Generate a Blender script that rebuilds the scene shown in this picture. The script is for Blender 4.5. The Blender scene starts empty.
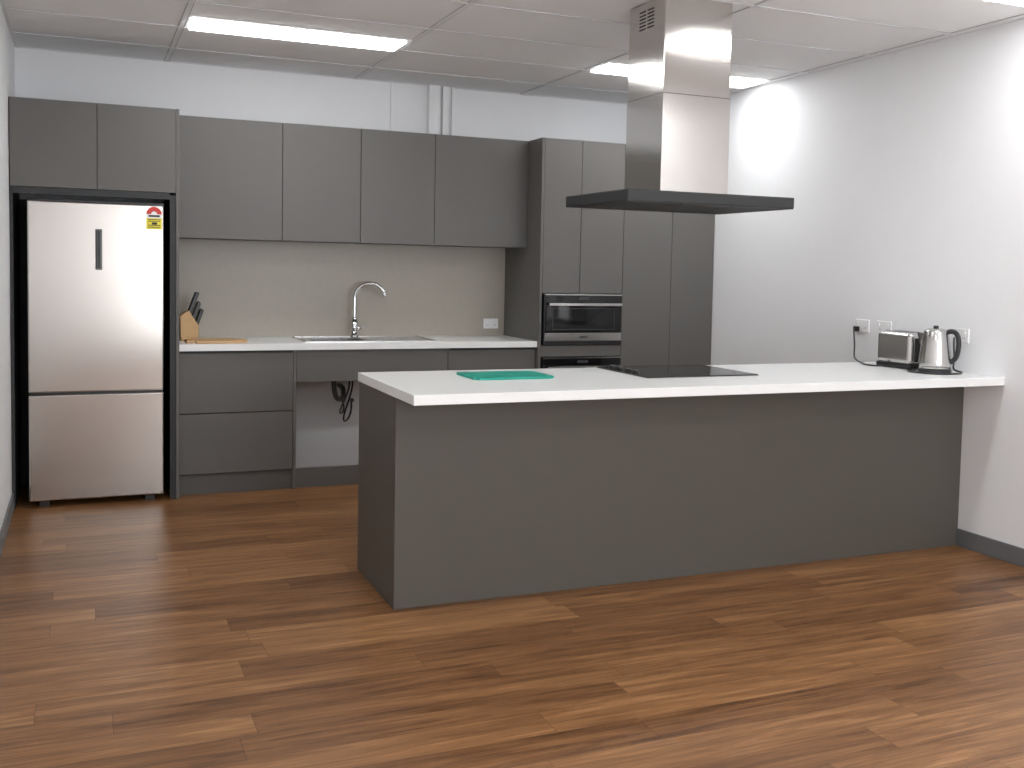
import bpy, bmesh, math, random
from mathutils import Vector, Matrix
random.seed(4)
S=bpy.context.scene
S.view_settings.view_transform='Standard'
COL=bpy.context.collection

# ---------------------------------------------------------------- materials
def newmat(name):
    m=bpy.data.materials.new(name);m.use_nodes=True
    return m,m.node_tree,m.node_tree.nodes['Principled BSDF']
def setp(b,**k):
    for n,v in k.items():
        n=n.replace('_',' ')
        if n in b.inputs: b.inputs[n].default_value=v
def mat(name,col,rough=.5,metal=0,var=.04,scale=8,bump=0,bscale=200,spec=.5,stretch=(1,1,1)):
    m,nt,b=newmat(name)
    tc=nt.nodes.new('ShaderNodeTexCoord');mp=nt.nodes.new('ShaderNodeMapping');mp.inputs['Scale'].default_value=stretch
    nt.links.new(tc.outputs['Object'],mp.inputs['Vector'])
    n=nt.nodes.new('ShaderNodeTexNoise');n.inputs['Scale'].default_value=scale;n.inputs['Detail'].default_value=4
    nt.links.new(mp.outputs[0],n.inputs['Vector'])
    mx=nt.nodes.new('ShaderNodeMix');mx.data_type='RGBA'
    c=Vector(col[:3]);mx.inputs[6].default_value=(*(c*(1-var)),1);mx.inputs[7].default_value=(*[min(1,q) for q in c*(1+var)],1)
    nt.links.new(n.outputs['Fac'],mx.inputs[0]);nt.links.new(mx.outputs[2],b.inputs['Base Color'])
    setp(b,Roughness=rough,Metallic=metal);b.inputs['Specular IOR Level'].default_value=spec
    if bump:
        n2=nt.nodes.new('ShaderNodeTexNoise');n2.inputs['Scale'].default_value=bscale;nt.links.new(mp.outputs[0],n2.inputs['Vector'])
        bp=nt.nodes.new('ShaderNodeBump');bp.inputs['Strength'].default_value=bump;bp.inputs['Distance'].default_value=.002
        nt.links.new(n2.outputs['Fac'],bp.inputs['Height']);nt.links.new(bp.outputs[0],b.inputs['Normal'])
    return m
M_wall=mat('white_paint',(.875,.882,.895),.6,var=.01,bump=.1,bscale=300,spec=.3)
M_ceil=mat('ceiling_tile',(.89,.89,.89),.9,var=.03,scale=120,bump=.3,bscale=400,spec=.1)
M_grid=mat('ceiling_grid_white',(.80,.80,.81),.5,var=.01)
M_gap=mat('tile_reveal_grey',(.45,.45,.46),.8,var=.02)
M_gray=mat('grey_laminate',(.128,.122,.114),.42,var=.02,scale=60,bump=.06,bscale=600,spec=.35)
M_grayi=mat('grey_laminate_island',(.098,.089,.076),.5,var=.02,scale=60,bump=.06,bscale=600,spec=.3)
M_dark=mat('dark_carcass',(.018,.019,.020),.5)
M_blk=mat('black_plastic',(.012,.012,.013),.35)
M_glass=mat('black_glass',(.006,.006,.007),.06,var=0,spec=.6)
M_quartz=mat('white_quartz',(.86,.87,.86),.25,var=.06,scale=260,spec=.5)
M_splash=mat('stone_splashback',(.41,.375,.315),.35,var=.05,scale=25,spec=.4)
M_base=mat('grey_vinyl_skirting',(.15,.155,.16),.5,var=.02)
M_chrome=mat('chrome',(.75,.76,.78),.08,1,var=0)
M_hinge=mat('white_plastic',(.85,.85,.85),.35,var=.01)
M_wood=mat('bamboo',(.56,.35,.16),.45,var=.15,scale=6,stretch=(2,20,20))
M_green=mat('green_plastic',(.0,.32,.235),.4,var=.03)
M_yel=mat('label_yellow',(.85,.72,.05),.5,var=.01)
M_red=mat('label_red',(.62,.04,.03),.5,var=.01)
M_ink=mat('label_ink',(.03,.03,.03),.6)
M_burn=mat('cooktop_print',(.05,.05,.055),.2)
M_filt=mat('filter_mesh_grey',(.10,.10,.10),.45,.6,var=.02)
M_pipe=mat('grey_pvc_pipe',(.07,.07,.07),.4,var=.02)
M_grip=mat('handle_grey_metal',(.16,.16,.16),.35,.7,var=.02)
def steel(name,col,rough,st,aniso=0,bump=.06):
    m,nt,b=newmat(name)
    tc=nt.nodes.new('ShaderNodeTexCoord');mp=nt.nodes.new('ShaderNodeMapping');mp.inputs['Scale'].default_value=st
    nt.links.new(tc.outputs['Object'],mp.inputs['Vector'])
    n=nt.nodes.new('ShaderNodeTexNoise');n.inputs['Scale'].default_value=1;n.inputs['Detail'].default_value=6
    nt.links.new(mp.outputs[0],n.inputs['Vector'])
    mr=nt.nodes.new('ShaderNodeMapRange');mr.inputs[3].default_value=rough-.02;mr.inputs[4].default_value=rough+.04
    nt.links.new(n.outputs['Fac'],mr.inputs[0]);nt.links.new(mr.outputs[0],b.inputs['Roughness'])
    if aniso:
        tg=nt.nodes.new('ShaderNodeTangent');tg.direction_type='RADIAL';tg.axis='Z';nt.links.new(tg.outputs[0],b.inputs['Tangent']);b.inputs['Anisotropic'].default_value=aniso
    bp=nt.nodes.new('ShaderNodeBump');bp.inputs['Strength'].default_value=bump;bp.inputs['Distance'].default_value=.0004
    nt.links.new(n.outputs['Fac'],bp.inputs['Height']);nt.links.new(bp.outputs[0],b.inputs['Normal'])
    setp(b,Metallic=1.);b.inputs['Base Color'].default_value=(*col,1)
    return m
M_fridge=steel('brushed_steel_warm',(.50,.47,.44),.18,(2,2,900),.6)
M_steel=steel('brushed_steel',(.64,.62,.595),.12,(2,2,700),.5,.16)
M_steelh=steel('brushed_steel_small',(.60,.59,.58),.18,(500,500,5))
def emis(name,col,s):
    m,nt,b=newmat(name)
    b.inputs['Base Color'].default_value=(.9,.9,.9,1);b.inputs['Emission Color'].default_value=(*col,1);b.inputs['Emission Strength'].default_value=s
    return m
M_light=emis('led_diffuser',(.98,.99,1.0),14)

def wood_floor():
    m,nt,b=newmat('timber_vinyl_planks');N=nt.nodes.new;L=nt.links.new
    W,LEN=.152,1.22
    tc=N('ShaderNodeTexCoord');sp=N('ShaderNodeSeparateXYZ');L(tc.outputs['Object'],sp.inputs[0])
    def mth(op,a,b_=None,c=None):
        n=N('ShaderNodeMath');n.operation=op
        for i,v in enumerate((a,b_,c)):
            if v is None: continue
            if isinstance(v,(int,float)): n.inputs[i].default_value=v
            else: L(v,n.inputs[i])
        return n.outputs[0]
    yr=mth('DIVIDE',sp.outputs[1],W);row=mth('FLOOR',yr);fy=mth('FRACT',yr)
    wn=N('ShaderNodeTexWhiteNoise');wn.noise_dimensions='1D';L(row,wn.inputs['W'])
    xr=mth('ADD',mth('DIVIDE',sp.outputs[0],LEN),mth('MULTIPLY',wn.outputs['Value'],7.3));colm=mth('FLOOR',xr);fx=mth('FRACT',xr)
    cid=N('ShaderNodeCombineXYZ');L(row,cid.inputs[0]);L(colm,cid.inputs[1])
    w2=N('ShaderNodeTexWhiteNoise');w2.noise_dimensions='3D';L(cid.outputs[0],w2.inputs['Vector'])
    rnd=w2.outputs['Value']
    gv=N('ShaderNodeCombineXYZ');L(mth('MULTIPLY',sp.outputs[0],1.9),gv.inputs[0]);L(mth('MULTIPLY',sp.outputs[1],24),gv.inputs[1]);L(mth('MULTIPLY',rnd,37),gv.inputs[2])
    g=N('ShaderNodeTexNoise');g.inputs['Scale'].default_value=1.0;g.inputs['Detail'].default_value=8;g.inputs['Roughness'].default_value=.68;g.inputs['Distortion'].default_value=.6;L(gv.outputs[0],g.inputs['Vector'])
    gv2=N('ShaderNodeCombineXYZ');L(mth('MULTIPLY',sp.outputs[0],5),gv2.inputs[0]);L(mth('MULTIPLY',sp.outputs[1],120),gv2.inputs[1]);L(mth('MULTIPLY',rnd,11),gv2.inputs[2])
    g2=N('ShaderNodeTexNoise');g2.inputs['Scale'].default_value=1.0;g2.inputs['Detail'].default_value=3;L(gv2.outputs[0],g2.inputs['Vector'])
    f=mth('ADD',mth('MULTIPLY',g.outputs['Fac'],1.0),mth('ADD',mth('MULTIPLY',g2.outputs['Fac'],.36),mth('MULTIPLY',rnd,.20)))
    f=mth('SUBTRACT',f,.10)
    cr=N('ShaderNodeValToRGB');L(f,cr.inputs[0]);e=cr.color_ramp.elements
    e[0].position=.42;e[0].color=(.085,.036,.013,1);e[1].position=.98;e[1].color=(.42,.225,.098,1)
    k=e.new(.60);k.color=(.178,.079,.029,1);k=e.new(.78);k.color=(.280,.135,.053,1)
    ey=mth('MINIMUM',fy,mth('SUBTRACT',1.0,fy));ex=mth('MINIMUM',fx,mth('SUBTRACT',1.0,fx))
    ed=mth('MINIMUM',mth('MULTIPLY',ey,W),mth('MULTIPLY',ex,LEN))
    gp=N('ShaderNodeMapRange');gp.inputs[1].default_value=.0004;gp.inputs[2].default_value=.0018;gp.inputs[3].default_value=.55;gp.inputs[4].default_value=1;L(ed,gp.inputs[0])
    mx=N('ShaderNodeMix');mx.data_type='RGBA';mx.blend_type='MULTIPLY';mx.inputs[0].default_value=1;L(cr.outputs[0],mx.inputs[6])
    L(gp.outputs[0],mx.inputs[7]);L(mx.outputs[2],b.inputs['Base Color'])
    rr=N('ShaderNodeMapRange');rr.inputs[3].default_value=.30;rr.inputs[4].default_value=.42;L(g2.outputs['Fac'],rr.inputs[0]);L(rr.outputs[0],b.inputs['Roughness'])
    b.inputs['Specular IOR Level'].default_value=.4
    bp=N('ShaderNodeBump');bp.inputs['Strength'].default_value=.25;bp.inputs['Distance'].default_value=.001;L(mth('ADD',g2.outputs['Fac'],gp.outputs[0]),bp.inputs['Height']);L(bp.outputs[0],b.inputs['Normal'])
    return m
M_floor=wood_floor()

# ---------------------------------------------------------------- builders
def group(name):
    e=bpy.data.objects.new(name,None);e.empty_display_size=.1;COL.objects.link(e);return e
def addobj(name,bm,m,parent=None,smooth=False,bevel=0,seg=2):
    me=bpy.data.meshes.new(name);bm.normal_update();bm.to_mesh(me);bm.free()
    o=bpy.data.objects.new(name,me);COL.objects.link(o)
    for q in (m if isinstance(m,(list,tuple)) else [m]): me.materials.append(q)
    if smooth:
        for p in me.polygons:p.use_smooth=True
    if bevel:
        b=o.modifiers.new('bevel','BEVEL');b.width=bevel;b.segments=seg;b.limit_method='ANGLE';b.angle_limit=math.radians(40)
    if parent:o.parent=parent
    return o
def bbox(bm,x0,x1,y0,y1,z0,z1,mi=0):
    vs=[bm.verts.new(p) for p in ((x0,y0,z0),(x1,y0,z0),(x1,y1,z0),(x0,y1,z0),(x0,y0,z1),(x1,y0,z1),(x1,y1,z1),(x0,y1,z1))]
    for f in ((0,3,2,1),(4,5,6,7),(0,1,5,4),(1,2,6,5),(2,3,7,6),(3,0,4,7)):
        q=bm.faces.new([vs[i] for i in f]);q.material_index=mi
    return vs
def box(name,x0,x1,y0,y1,z0,z1,m,parent=None,bevel=0,seg=2):
    bm=bmesh.new();bbox(bm,x0,x1,y0,y1,z0,z1);return addobj(name,bm,m,parent,bevel=bevel,seg=seg)
def boxes(name,L,m,parent=None,bevel=0):
    bm=bmesh.new()
    for b in L:bbox(bm,*b)
    return addobj(name,bm,m,parent,bevel=bevel)
def cyl(name,p,r,h,m,parent=None,axis='Z',seg=32,r2=None,bevel=0):
    bm=bmesh.new();bmesh.ops.create_cone(bm,cap_ends=True,segments=seg,radius1=r,radius2=r if r2 is None else r2,depth=h)
    R={'Z':Matrix(),'X':Matrix.Rotation(math.pi/2,4,'Y'),'Y':Matrix.Rotation(math.pi/2,4,'X')}[axis]
    bmesh.ops.transform(bm,matrix=Matrix.Translation(p)@R,verts=bm.verts)
    o=addobj(name,bm,m,parent,bevel=bevel)
    for q in o.data.polygons:q.use_smooth=len(q.vertices)==4
    return o
def tube(name,pts,r,m,parent=None,cyclic=False,kind='NURBS'):
    c=bpy.data.curves.new(name,'CURVE');c.dimensions='3D';c.bevel_depth=r;c.bevel_resolution=4;c.resolution_u=10;c.use_fill_caps=True
    s=c.splines.new(kind);s.points.add(len(pts)-1)
    for i,p in enumerate(pts):s.points[i].co=(*p,1)
    if kind=='NURBS':s.order_u=min(4,len(pts));s.use_endpoint_u=True
    s.use_cyclic_u=cyclic
    o=bpy.data.objects.new(name,c);COL.objects.link(o);c.materials.append(m)
    dg=bpy.context.evaluated_depsgraph_get();me=bpy.data.meshes.new_from_object(o.evaluated_get(dg))
    bpy.data.objects.remove(o);o=bpy.data.objects.new(name,me);COL.objects.link(o)
    for q in me.polygons:q.use_smooth=True
    if not me.materials: me.materials.append(m)
    if parent:o.parent=parent
    return o
def lathe(name,c,prof,m,parent=None,seg=40,sx=1,sy=1):
    bm=bmesh.new();rings=[]
    for r,z in prof:
        if r<1e-5: rings.append([bm.verts.new((c[0],c[1],c[2]+z))]);continue
        rings.append([bm.verts.new((c[0]+sx*r*math.cos(2*math.pi*i/seg),c[1]+sy*r*math.sin(2*math.pi*i/seg),c[2]+z)) for i in range(seg)])
    for a,b in zip(rings,rings[1:]):
        for i in range(seg):
            j=(i+1)%seg
            if len(a)==1: bm.faces.new((a[0],b[j],b[i]))
            elif len(b)==1: bm.faces.new((a[i],a[j],b[0]))
            else: bm.faces.new((a[i],a[j],b[j],b[i]))
    bmesh.ops.recalc_face_normals(bm,faces=bm.faces)
    return addobj(name,bm,m,parent,smooth=True)

# ---------------------------------------------------------------- room
XR=4.51;ZC=2.632;YB=-9.2
box('floor',-.1,XR+.1,YB-.1,.1,-.05,0,M_floor)
box('wall_back',-.1,XR+.1,0,.1,0,ZC+.1,M_wall)
box('wall_left',-.1,0,YB,0,0,ZC+.1,M_wall)
box('wall_right',XR,XR+.1,YB,0,0,ZC+.1,M_wall)
wx0,wx1,wz0,wz1=1.25,XR-.25,.35,2.4  # made-up opening for fill, set off to the right of the fridge reflection
boxes('wall_front',[(-.1,wx0,YB-.1,YB,0,ZC+.1),(wx1,XR+.1,YB-.1,YB,0,ZC+.1),(wx0,wx1,YB-.1,YB,0,wz0),(wx0,wx1,YB-.1,YB,wz1,ZC+.1)],M_wall)
g=group('added_fill_window')  # invented window behind the camera, added to brighten the room
n=3;stp=(wx1-wx0)/n
boxes('frame',[(wx0,wx1,YB-.07,YB-.02,wz0,wz0+.05),(wx0,wx1,YB-.07,YB-.02,wz1-.05,wz1)]+[(wx0+stp*k-(.025 if 0<k<n else (0 if k==0 else .05)),wx0+stp*k+(.025 if 0<k<n else (.05 if k==0 else 0)),YB-.07,YB-.02,wz0+.05,wz1-.05) for k in range(n+1)],M_hinge,g)
box('ceiling',0,XR,YB,0,ZC,ZC+.08,M_ceil)
box('baseboard_right',XR-.012,XR,YB,-3.004,0,.09,M_base,bevel=.003)
box('baseboard_left',0,.012,YB,-.67,0,.09,M_base,bevel=.003)
box('baseboard_front',.012,XR-.012,YB,YB+.012,0,.09,M_base,bevel=.003)
g=group('ceiling_grid')
ys=[-.46-.6*k for k in range(17)];xs=[.85,2.05,3.25,4.45]
L=[];G=[]
for y in ys:
    if y>YB: L.append((0,XR,y-.012,y+.012,ZC-.004,ZC));G.append((0,XR,y-.017,y+.017,ZC-.0015,ZC))
for x in xs: L.append((x-.012,x+.012,YB,0,ZC-.0045,ZC));G.append((x-.017,x+.017,YB,0,ZC-.0016,ZC))
boxes('tee_bars',L,M_grid,g);boxes('tile_reveals',G,M_gap,g)
boxes('wall_angle',[(0,XR,-.02,0,ZC-.003,ZC),(0,.02,YB,0,ZC-.0031,ZC),(XR-.02,XR,YB,0,ZC-.0032,ZC)],M_grid,g)
for yy in (-1.06,-3.46,-5.86,-8.26):
    for x in (.865,3.255):
        lg=group('ceiling_light_panel')
        boxes('frame',[(x,x+1.17,yy-.30,yy-.275,ZC-.006,ZC),(x,x+1.17,yy-.015,yy,ZC-.006,ZC),(x,x+.025,yy-.275,yy-.015,ZC-.006,ZC),(x+1.145,x+1.17,yy-.275,yy-.015,ZC-.006,ZC)],M_hinge,lg)
        box('diffuser',x+.025,x+1.145,yy-.275,yy-.015,ZC-.016,ZC-.002,M_light,lg)
g=group('cable_trunking')
box('duct_wide',2.55,2.63,-.05,-.0005,2.2,ZC-.001,M_wall,g,.003)
box('duct_narrow',2.655,2.70,-.035,-.0005,2.2,ZC-.001,M_wall,g,.003)
box('duct_thin',2.29,2.305,-.012,-.0005,2.2,ZC-.001,M_wall,g,.002)
box('duct_edge',2.725,2.745,-.02,-.0005,2.2,ZC-.001,M_wall,g,.002)

# ---------------------------------------------------------------- cabinets
XA=.874;XS=3.15;ZT=2.251;ZB=1.524;GP=.0015
def door(name,x0,x1,z0,z1,y,m,p,t=.018):
    return box(name,x0+GP,x1-GP,y,y+t,z0+GP,z1-GP,m,p,.0015,1)
g=group('refrigerator_surround_cabinet');yf=-.662
box('side_panel_left',.002,.018,yf+.019,-.001,0,ZT,M_dark,g)
box('side_panel_right',XA-.018,XA,yf,-.001,0,ZT,M_gray,g,.001,1)
box('side_lining',XA-.05,XA-.0185,yf+.01,-.01,0,1.76,M_dark,g)
box('carcass',.019,XA-.019,yf+.02,-.001,1.775,ZT-.001,M_dark,g)
box('valance',.019,XA-.05,yf+.004,yf+.03,1.735,1.772,M_dark,g)
box('recess_back',.019,XA-.05,-.012,-.002,0,1.735,M_dark,g)
door('door_1',.004,.44,1.772,ZT,yf,M_gray,g);door('door_2',.44,XA-.018,1.772,ZT,yf,M_gray,g)
# fridge
g=group('refrigerator');F0,F1=.087,.790
box('cabinet_body',F0+.004,F1-.004,-.60,-.05,.03,1.69,M_dark,g,.006)
box('upper_door',F0,F1,-.665,-.603,.642,1.70,M_fridge,g,.008,3)
box('freezer_drawer',F0,F1,-.665,-.603,.035,.628,M_fridge,g,.008,3)
box('gasket_gap',F0+.006,F1-.006,-.640,-.600,.625,.645,M_blk,g)
box('top_cap',F0,F1,-.655,-.06,1.6905,1.712,M_blk,g,.004)
box('handle_recess',.428,.466,-.6665,-.650,1.325,1.555,M_grip,g,.004)
box('handle_grip',.432,.438,-.675,-.664,1.335,1.545,M_blk,g,.002)
box('handle_slot',.440,.456,-.668,-.666,1.335,1.545,M_blk,g,.0005)
boxes('feet',[(F0+.05,F0+.1,-.63,-.58,0,.034),(F1-.1,F1-.05,-.63,-.58,0,.034),(F0+.05,F0+.1,-.12,-.07,0,.034),(F1-.1,F1-.05,-.12,-.07,0,.034)],M_blk,g)
def disc(name,cx,cz,r0,r1,a0,a1,y,m,p,n=24):
    bm=bmesh.new();o=[];i_=[]
    for k in range(n+1):
        a=a0+(a1-a0)*k/n
        o.append(bm.verts.new((cx+r1*math.cos(a),y,cz+r1*math.sin(a))));i_.append(bm.verts.new((cx+r0*math.cos(a),y,cz+r0*math.sin(a))))
    for k in range(n): bm.faces.new((o[k],i_[k],i_[k+1],o[k+1]))
    return addobj(name,bm,m,p)
lx=.738
box('label_yellow',lx-.042,lx+.042,-.6663,-.665,1.562,1.625,M_yel,g)
box('label_white',lx-.042,lx+.042,-.6663,-.665,1.625,1.650,M_hinge,g)
disc('label_fan',lx,1.648,.016,.042,0,math.pi,-.6664,M_red,g)
disc('label_fan_inner',lx,1.648,.0005,.016,0,math.pi,-.6664,M_hinge,g)
boxes('label_text',[(lx-.032,lx+.032,-.6668,-.666,z,z+.004) for z in (1.572,1.583,1.606,1.615)]+[(lx-.012,lx+.016,-.6668,-.666,1.589,1.602),(lx-.03,lx+.03,-.6668,-.666,1.632,1.643)],M_ink,g)

g=group('wall_cabinet');yu=-.413
box('carcass',XA+.004,XS-.001,yu+.02,-.001,ZB+.002,ZT-.001,M_gray,g)
X=[XA+.004,1.499,1.991,2.485,XS-.001]
for i in range(4): door('door_%d'%(i+1),X[i],X[i+1],ZB,ZT,yu,M_gray,g)
box('backsplash',XA+.001,XS-.001,-.012,-.001,.901,ZB-.001,M_splash)
g=group('base_cabinet')
box('drawer_carcass',XA+.003,1.538,-.578,-.03,.12,.858,M_dark,g)
door('drawer_top',XA+.003,1.538,.488,.845,-.6,M_gray,g);door('drawer_bottom',XA+.003,1.538,.125,.484,-.6,M_gray,g)
box('end_panel',1.5385,1.557,-.6,-.03,0,.858,M_gray,g,.001,1)
box('kickboard',XA+.003,3.148,-.565,-.55,0,.12,M_gray,g)
box('sink_apron',1.5585,2.528,-.6,-.582,.66,.845,M_gray,g,.0015,1)
box('sink_apron_support',1.558,2.528,-.581,-.565,.66,.857,M_gray,g)
box('side_panel',2.53,2.548,-.578,-.03,0,.858,M_gray,g)
box('right_carcass',2.549,3.148,-.578,-.03,.12,.858,M_dark,g)
door('right_drawer_top',2.53,3.148,.66,.845,-.6,M_gray,g);door('right_door',2.53,3.148,.125,.656,-.6,M_gray,g)
sx0,sx1,sy0,sy1=1.67,2.03,-.50,-.14
ct=boxes('kitchen_countertop',[(XA+.001,sx0,-.62,-.013,.86,.9),(sx1,XS-.001,-.62,-.013,.86,.9),(sx0,sx1,-.62,sy0,.86,.9),(sx0,sx1,sy1,-.013,.86,.9)],M_quartz)
g=group('kitchen_sink')
rx0,rx1,ry0,ry1=1.62,2.47,-.55,-.10
boxes('rim',[(rx0,sx0,ry0,ry1,.9005,.904),(sx0,sx1,ry0,sy0,.9005,.904),(sx0,sx1,sy1,ry1,.9005,.904),(sx1,rx1,ry0,ry1,.9005,.904)],M_steelh,g)
boxes('rim_lip',[(rx0,rx1,ry0,ry0+.012,.904,.908),(rx0,rx1,ry1-.012,ry1,.904,.908),(rx0,rx0+.012,ry0+.012,ry1-.012,.904,.908),(rx1-.012,rx1,ry0+.012,ry1-.012,.904,.908)],M_steelh,g,.001)
boxes('bowl',[(sx0+.001,sx0+.004,sy0+.001,sy1-.001,.74,.9),(sx1-.004,sx1-.001,sy0+.001,sy1-.001,.74,.9),(sx0+.004,sx1-.004,sy0+.001,sy0+.004,.74,.9),(sx0+.004,sx1-.004,sy1-.004,sy1-.001,.74,.9),(sx0+.001,sx1-.001,sy0+.001,sy1-.001,.735,.74)],M_steelh,g)
boxes('drainer_ribs',[(2.10,2.42,-.48+.05*k,-.472+.05*k,.904,.907) for k in range(7)],M_steelh,g,.001)
cyl('waste',(1.85,-.32,.742),.035,.006,M_chrome,g)
# plumbing under the bowl
tube('trap_pipe',[(1.85,-.32,.735),(1.85,-.32,.65),(1.85,-.32,.56),(1.88,-.28,.50),(1.94,-.2,.50),(1.95,-.17,.54),(1.95,-.14,.57),(1.95,-.08,.57),(1.95,-.03,.57)],.016,M_pipe,g)
cyl('tailpiece_nut',(1.85,-.32,.66),.024,.03,M_pipe,g)
tube('hose_hot',[(1.97,-.12,.73),(1.98,-.12,.68),(2.0,-.2,.60),(1.92,-.28,.48),(1.90,-.2,.38),(1.98,-.1,.40),(1.97,-.06,.46)],.006,M_pipe,g)
tube('hose_cold',[(2.0,-.14,.73),(2.02,-.14,.68),(2.0,-.24,.56),(1.92,-.27,.40),(1.96,-.14,.31),(2.03,-.08,.38),(2.03,-.05,.46)],.006,M_blk,g)
cyl('valve_hot',(1.97,-.045,.47),.014,.05,M_chrome,g,'Y');cyl('valve_cold',(2.03,-.045,.47),.014,.05,M_chrome,g,'Y')
# faucet
g=group('kitchen_faucet');fx,fy=2.03,-.115
cyl('base_flange',(fx,fy,.9085),.028,.008,M_chrome,g)
cyl('body',(fx,fy,.965),.022,.11,M_chrome,g)
cyl('collar',(fx,fy,1.025),.017,.02,M_chrome,g,r2=.013)
R=.105;pts=[(fx,fy,1.02),(fx,fy,1.06),(fx,fy,1.10),(fx,fy,1.145)]
for k in range(0,10):
    a=math.pi-k*math.radians(17.5);pts.append((fx+(R+R*math.cos(a))*.93,fy-(R+R*math.cos(a))*.3,1.16+R*math.sin(a)))
tube('spout',pts,.0125,M_chrome,g)
e=pts[-1];cyl('aerator',(e[0],e[1],e[2]-.008),.015,.03,M_chrome,g)
cyl('lever_hub',(fx+.025,fy,.962),.015,.03,M_chrome,g,'X')
tube('lever',[(fx+.035,fy,.965),(fx+.06,fy-.01,.975),(fx+.085,fy-.02,.985)],.007,M_chrome,g)

# tall cabinet with ovens
yt=-.64;x5,x6,x7,x8=3.168,3.445,3.772,4.157
g=group('tall_pantry_cabinet')
box('side_panel',XS,x5,yt,-.001,0,ZT,M_gray,g,.001,1)
box('carcass_top',x5+.001,x7,yt+.02,-.001,1.222,ZT-.001,M_dark,g)
box('shelf_between_ovens',x5+.001,x7,yt+.02,-.001,.80,.872,M_dark,g)
box('carcass_bottom',x5+.001,x7,yt+.02,-.001,.10,.20,M_dark,g)
box('niche_back',x5+.001,x7,-.012,-.001,.2,1.222,M_dark,g)
box('divider',x7+.0005,x7+.0165,yt+.02,-.001,.1,ZT-.001,M_dark,g)
box('carcass_pantry',x7+.017,XR-.002,yt+.02,-.001,.10,ZT-.001,M_dark,g)
door('door_over_oven_1',x5,x6,1.222,ZT,yt,M_gray,g);door('door_over_oven_2',x6,x7,1.222,ZT,yt,M_gray,g)
door('filler_panel',x5,x7,.795,.872,yt,M_gray,g);door('drawer_under_oven',x5,x7,.10,.2,yt,M_gray,g)
door('pantry_door_1',x7,x8,.10,ZT,yt,M_gray,g);door('pantry_door_2',x8,XR-.002,.10,ZT,yt,M_gray,g)
box('kickboard',x5,XR-.002,yt+.04,yt+.055,0,.099,M_gray,g)
def oven(name,z0,z1):
    g=group(name);a,b=x5+.012,x7-.006;H=z1-z0;y=yt
    box('chassis',a+.01,b-.01,y+.005,-.05,z0+.004,z1-.004,M_dark,g)
    box('frame',a,b,y-.012,y+.004,z0+.002,z1-.002,M_blk,g,.002)
    box('control_strip',a+.004,b-.004,y-.018,y-.012,z1-.055,z1-.010,M_glass,g,.001)
    box('top_trim',a+.002,b-.002,y-.020,y-.0125,z1-.009,z1-.002,M_steelh,g)
    box('door_glass',a+.012,b-.012,y-.024,y-.0125,z0+.085,z1-.060,M_glass,g,.002)
    box('bottom_trim',a+.004,b-.004,y-.022,y-.0125,z0+.028,z0+.083,M_steelh,g,.002)
    box('vent_black',a+.004,b-.004,y-.018,y-.0125,z0+.004,z0+.025,M_blk,g)
    box('handle',a+.02,b-.02,y-.062,y-.048,z1-.080,z1-.060,M_steelh,g,.003)
    boxes('handle_posts',[(a+.05,a+.065,y-.05,y-.024,z1-.076,z1-.064),(b-.065,b-.05,y-.05,y-.024,z1-.076,z1-.064)],M_steelh,g)
    boxes('window_frame',[(a+.06,b-.06,y-.0248,y-.0242,z0+.105,z0+.108),(a+.06,b-.06,y-.0248,y-.0242,z1-.1,z1-.097),(a+.06,a+.063,y-.0248,y-.0242,z0+.105,z1-.097),(b-.063,b-.06,y-.0248,y-.0242,z0+.105,z1-.097)],M_filt,g)
    box('display',(a+b)/2-.04,(a+b)/2+.04,y-.0186,y-.018,z1-.04,z1-.02,M_burn,g)
    box('badge',(a+b)/2-.03,(a+b)/2+.03,y-.0225,y-.022,z0+.05,z0+.06,M_ink,g)
oven('microwave_oven',.874,1.220);oven('wall_oven',.202,.793)

def outlet_back(x,z):
    g=group('power_outlet');box('plate',x-.056,x+.056,-.022,-.0125,z-.036,z+.036,M_hinge,g,.003)
    boxes('rockers',[(x-.040,x-.028,-.026,-.022,z+.008,z+.024),(x+.028,x+.040,-.026,-.022,z+.008,z+.024)],M_hinge,g,.001)
    boxes('slots',[(x+s*.028+d-.001,x+s*.028+d+.001,-.0223,-.0218,z-.016,z-.006) for s in(-1,1) for d in(-.006,.006)],M_ink,g)
def outlet_right(y,z):
    g=group('power_outlet');box('plate',XR-.010,XR-.0003,y-.058,y+.058,z-.037,z+.037,M_hinge,g,.003)
    boxes('rockers',[(XR-.014,XR-.010,y-.041,y-.029,z+.008,z+.025),(XR-.014,XR-.010,y+.029,y+.041,z+.008,z+.025)],M_hinge,g,.001)
    boxes('slots',[(XR-.0103,XR-.0098,y+s*.028+d-.001,y+s*.028+d+.001,z-.016,z-.006) for s in(-1,1) for d in(-.006,.006)],M_ink,g)
outlet_back(3.045,.985)
outlet_right(-2.225,1.093);outlet_right(-2.405,1.093);outlet_right(-2.965,1.085)

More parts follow.
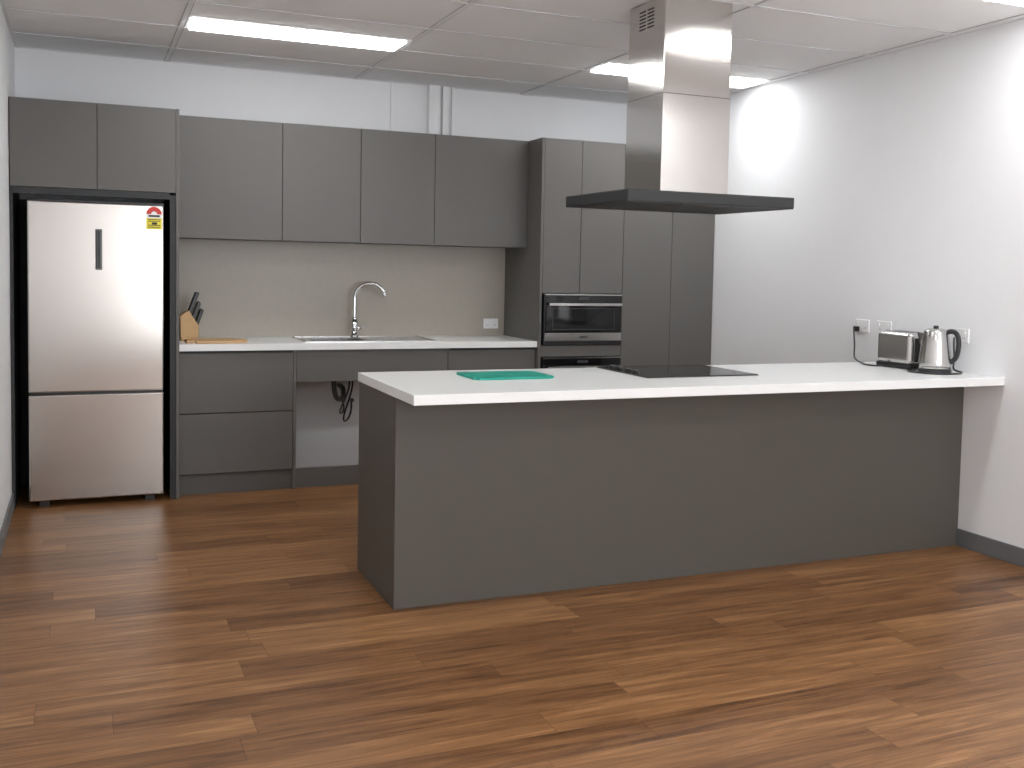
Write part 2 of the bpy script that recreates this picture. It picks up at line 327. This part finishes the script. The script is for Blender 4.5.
# knife block
g=group('knife_block')
bm=bmesh.new()
prof=[(-.055,0),(.045,0),(.05,.09),(-.01,.185),(-.062,.15)]
a=[bm.verts.new((.965+p[0],-.33,.9+p[1])) for p in prof];b=[bm.verts.new((.965+p[0],-.22,.9+p[1])) for p in prof]
bm.faces.new(a);bm.faces.new(b[::-1])
for i in range(5):bm.faces.new((a[i],b[i],b[(i+1)%5],a[(i+1)%5]))
bmesh.ops.recalc_face_normals(bm,faces=bm.faces);addobj('block',bm,M_wood,g,bevel=.004)
k=0
for u in (.15,.5,.85):
    for yy in (-.308,-.275,-.242):
        k+=1
        px=.965+.05-.06*u;pz=.9+.09+.095*u
        ln=.100+.040*u+random.uniform(-.012,.012)
        bm=bmesh.new();bbox(bm,-.011,.011,-.008,.008,0,ln)
        bmesh.ops.transform(bm,matrix=Matrix.Translation((px-.004,yy,pz-.008))@Matrix.Rotation(math.radians(20),4,'Y'),verts=bm.verts)
        addobj('knife_handle_%d'%k,bm,M_blk,g,bevel=.004)
g=group('cutting_board')
bm=bmesh.new();bbox(bm,-.175,.175,-.12,.12,0,.018)
ed=[e for e in bm.edges if abs(e.verts[0].co.z-e.verts[1].co.z)>.01]
bmesh.ops.bevel(bm,geom=ed,offset=.05,segments=8,affect='EDGES')
bmesh.ops.transform(bm,matrix=Matrix.Translation((1.10,-.465,.9)),verts=bm.verts)
addobj('board',bm,M_wood,g,bevel=.003)

# ---------------------------------------------------------------- island
g=group('kitchen_island');xi=1.506
box('front_panel',xi,XR-.001,-3.003,-2.985,0,.859,M_grayi,g,.001,1)
box('end_panel',xi,xi+.018,-2.984,-2.396,0,.859,M_grayi,g,.001,1)
box('carcass',xi+.02,XR-.001,-2.983,-2.43,.1,.859,M_dark,g)
box('kick_back',xi+.02,XR-.001,-2.47,-2.455,0,.1,M_grayi,g)
xx=[xi+.02+(XR-.001-xi-.02)*k/5 for k in range(6)]
for i in range(5): door('back_door_%d'%i,xx[i],xx[i+1],.105,.85,-2.43+.001,M_grayi,g)
box('benchtop',xi-.004,XR-.001,-3.258,-2.385,.86,.9,M_quartz,g,.002)
g=group('cooktop')
c0,c1,d0,d1=2.69,3.29,-2.935,-2.42
box('bezel',c0,c1,d0,d1,.9005,.904,M_steelh,g,.001)
box('glass_plate',c0+.004,c1-.004,d0+.004,d1-.004,.904,.909,M_glass,g,.001)
def ring(x,y,r):
    bm=bmesh.new();n=48
    o=[bm.verts.new((x+r*math.cos(6.28319*i/n),y+r*math.sin(6.28319*i/n),.9095)) for i in range(n)];q=[bm.verts.new((x+(r-.004)*math.cos(6.28319*i/n),y+(r-.004)*math.sin(6.28319*i/n),.9095)) for i in range(n)]
    for i in range(n):bm.faces.new((o[i],o[(i+1)%n],q[(i+1)%n],q[i]))
    addobj('hob_ring',bm,M_burn,g)
for x,y,r in ((2.93,-2.80,.09),(2.93,-2.56,.075),(3.16,-2.80,.075),(3.16,-2.56,.09)): ring(x,y,r)
for i in range(4):
    y=-2.74+.08*i
    cyl('knob_%d'%i,(2.735,y,.9155),.018,.013,M_blk,g,r2=.015,bevel=.002)
g=group('cutting_board')
bm=bmesh.new();bbox(bm,-.19,.19,-.135,.135,0,.010)
ed=[e for e in bm.edges if abs(e.verts[0].co.z-e.verts[1].co.z)>.005]
bmesh.ops.bevel(bm,geom=ed,offset=.02,segments=5,affect='EDGES')
bmesh.ops.transform(bm,matrix=Matrix.Translation((2.095,-2.69,.9))@Matrix.Rotation(.0,4,'Z'),verts=bm.verts)
addobj('board',bm,M_green,g,bevel=.002)

# ---------------------------------------------------------------- range hood
g=group('range_hood')
hx0,hx1,hy0,hy1,hz,ht=2.53,3.41,-2.995,-2.36,1.686,1.736
box('canopy',hx0,hx1,hy0,hy1,hz+.004,ht,M_dark,g,.002)
boxes('canopy_lip',[(hx0+.002,hx1-.002,hy0+.002,hy0+.02,hz,hz+.006),(hx0+.002,hx1-.002,hy1-.02,hy1-.002,hz,hz+.006),(hx0+.002,hx0+.02,hy0+.02,hy1-.02,hz,hz+.006),(hx1-.02,hx1-.002,hy0+.02,hy1-.02,hz,hz+.006)],M_blk,g)
boxes('grease_filters',[(hx0+.04+k*.27,hx0+.04+k*.27+.255,hy0+.06,hy1-.06,hz+.0005,hz+.005) for k in range(3)],M_filt,g)
boxes('filter_slots',[(hx0+.05+k*.27,hx0+.285+k*.27,hy0+.08+j*.045,hy0+.09+j*.045,hz-.0005,hz+.001) for k in range(3) for j in range(11)],M_ink,g)
box('canopy_cover',hx0+.001,hx1-.001,hy0+.001,hy1-.001,ht,ht+.003,M_glass,g)
gx0,gx1,gy0,gy1=2.765,3.126,-2.866,-2.525;zs=2.19
box('chimney_lower',gx0,gx1,gy0,gy1,ht+.004,zs,M_steel,g,.0015,1)
box('chimney_upper',gx0+.003,gx1-.003,gy0+.003,gy1-.003,zs,ZC-.005,M_steel,g,.0015,1)
box('chimney_seam',gx0+.001,gx1-.001,gy0+.001,gy1-.001,zs-.0005,zs+.0015,M_blk,g)
boxes('vent_slots',[(gx0+.0022,gx0+.004,gy1-.235+c*.075,gy1-.175+c*.075,2.585-.016*k,2.592-.016*k) for k in range(6) for c in range(2)],M_ink,g)
boxes('vent_slots_right',[(gx1-.004,gx1-.0022,gy1-.235+c*.075,gy1-.175+c*.075,2.585-.016*k,2.592-.016*k) for k in range(6) for c in range(2)],M_ink,g)

# ---------------------------------------------------------------- toaster
g=group('toaster');tx,ty,tz=4.365,-2.725,.9
w,l=.085,.130
box('base',tx-w+.003,tx+w-.003,ty-l+.003,ty+l-.003,tz+.004,tz+.03,M_blk,g,.008)
boxes('feet',[(tx+a*.06-.01,tx+a*.06+.01,ty+b*.1-.01,ty+b*.1+.01,tz,tz+.006) for a in(-1,1) for b in(-1,1)],M_blk,g)
box('shell',tx-w,tx+w,ty-l+.004,ty+l-.004,tz+.022,tz+.192,M_steelh,g,.026,6)
box('end_panel',tx-.05,tx+.05,ty-l,ty-l+.006,tz+.04,tz+.165,M_blk,g,.002,2)
boxes('slots',[(tx-.045,tx-.017,ty-.1,ty+.1,tz+.191,tz+.1925),(tx+.017,tx+.045,ty-.1,ty+.1,tz+.191,tz+.1925)],M_ink,g)
box('lever',tx-.02,tx+.02,ty-l-.014,ty-l,tz+.12,tz+.135,M_blk,g,.003)
cyl('browning_dial',(tx,ty-l-.004,tz+.07),.015,.008,M_steelh,g,'Y')
box('plug',XR-.040,XR-.0145,-2.215,-2.185,1.06,1.09,M_blk,g,.004)
tube('cord',[(XR-.042,-2.20,1.075),(4.43,-2.24,1.06),(4.37,-2.33,.98),(4.33,-2.36,.915),(4.30,-2.47,.905),(4.25,-2.54,.905),(4.23,-2.60,.905),(4.24,-2.66,.905),(4.29,-2.67,.91)],.0045,M_blk,g)
# kettle
g=group('electric_kettle');kx,ky=4.335,-2.970
cyl('power_base',(kx,ky,.909),.082,.018,M_blk,g,bevel=.004)
lathe('body',(kx,ky,.918),[(.0,.0),(.074,.0),(.078,.006),(.078,.03),(.075,.08),(.070,.13),(.064,.17),(.060,.184)],M_steelh,g)
lathe('lid',(kx,ky,1.102),[(.0605,-.002),(.060,.006),(.052,.016),(.03,.022),(.0,.024)],M_steelh,g)
lathe('lid_knob',(kx,ky,1.124),[(.012,0),(.014,.008),(.010,.014),(0,.015)],M_blk,g)
hd=(.60,-.80)
def hp(r,z):return (kx+hd[0]*r,ky+hd[1]*r,.9+z)
tube('handle',[hp(.052,.205),hp(.075,.216),hp(.100,.208),hp(.112,.17),hp(.110,.11),hp(.100,.07),hp(.074,.055)],.0125,M_blk,g)
bm=bmesh.new()
sd=(-hd[0],-hd[1]);pr=(-sd[1],sd[0])
def sp_(r,s,z):return bm.verts.new((kx+sd[0]*r+pr[0]*s,ky+sd[1]*r+pr[1]*s,.9+z))
v=[sp_(.05,-.03,.198),sp_(.05,.03,.198),sp_(.092,0,.203),sp_(.055,-.025,.145),sp_(.055,.025,.145),sp_(.07,0,.13)]
bm.faces.new((v[0],v[1],v[2]));bm.faces.new((v[0],v[2],v[5],v[3]));bm.faces.new((v[2],v[1],v[4],v[5]))
bmesh.ops.recalc_face_normals(bm,faces=bm.faces);addobj('spout',bm,M_steelh,g)
tube('power_cord',[(4.25,-2.93,.906),(4.20,-2.90,.906),(4.18,-2.98,.906),(4.22,-3.08,.906),(4.32,-3.12,.906),(4.42,-3.08,.906),(4.46,-3.02,.906),(4.45,-2.97,.91),(4.485,-2.96,.96),(4.485,-2.94,1.04),(4.49,-2.94,1.075)],.0045,M_blk,g)

# recentre every group/object on its own footprint
bpy.context.view_layer.update()
for e in [o for o in list(S.objects) if o.parent is None]:
    kids=list(e.children) if e.type=='EMPTY' else [e]
    if e.name in('floor',) : continue
    pts=[v.co for k_ in kids for v in k_.data.vertices]
    lo=Vector([min(p[i] for p in pts) for i in range(3)]);hi=Vector([max(p[i] for p in pts) for i in range(3)])
    c_=Vector(((lo.x+hi.x)/2,(lo.y+hi.y)/2,lo.z))
    for k_ in kids: k_.data.transform(Matrix.Translation(-c_))
    e.location=c_

# ---------------------------------------------------------------- added fill light through the made-up front window
pl=bpy.data.lights.new('fill_portal','AREA');pl.shape='RECTANGLE';pl.size=wx1-wx0;pl.size_y=wz1-wz0;pl.cycles.is_portal=True
po=bpy.data.objects.new('fill_portal',pl);COL.objects.link(po);po.location=((wx0+wx1)/2,YB-.09,(wz0+wz1)/2);po.rotation_euler=(math.radians(90),0,0)
# ---------------------------------------------------------------- world + camera
w=bpy.data.worlds.new('World');S.world=w;w.use_nodes=True
w.node_tree.nodes['Background'].inputs[0].default_value=(.93,.96,1,1);w.node_tree.nodes['Background'].inputs[1].default_value=7.5  # bright cool background is the added fill entering by the made-up window
cam=bpy.data.cameras.new('camera');co=bpy.data.objects.new('camera',cam);COL.objects.link(co);S.camera=co
yaw,pit,rol=.413,.060,.021
s,c=math.sin,math.cos
F=Vector((s(yaw)*c(pit),c(yaw)*c(pit),-s(pit)));R0=Vector((c(yaw),-s(yaw),0));U0=R0.cross(F)
R_=R0*c(rol)+U0*s(rol);U_=-R0*s(rol)+U0*c(rol)
mtx=Matrix((R_,U_,-F)).transposed().to_4x4();mtx.translation=(.368,-7.015,1.383);co.matrix_world=mtx
cam.sensor_fit='HORIZONTAL';cam.sensor_width=36;cam.lens=1043.98/1024*36
cam.shift_x=-28.27/1024;cam.shift_y=-52.26/1024
cam.clip_start=.05
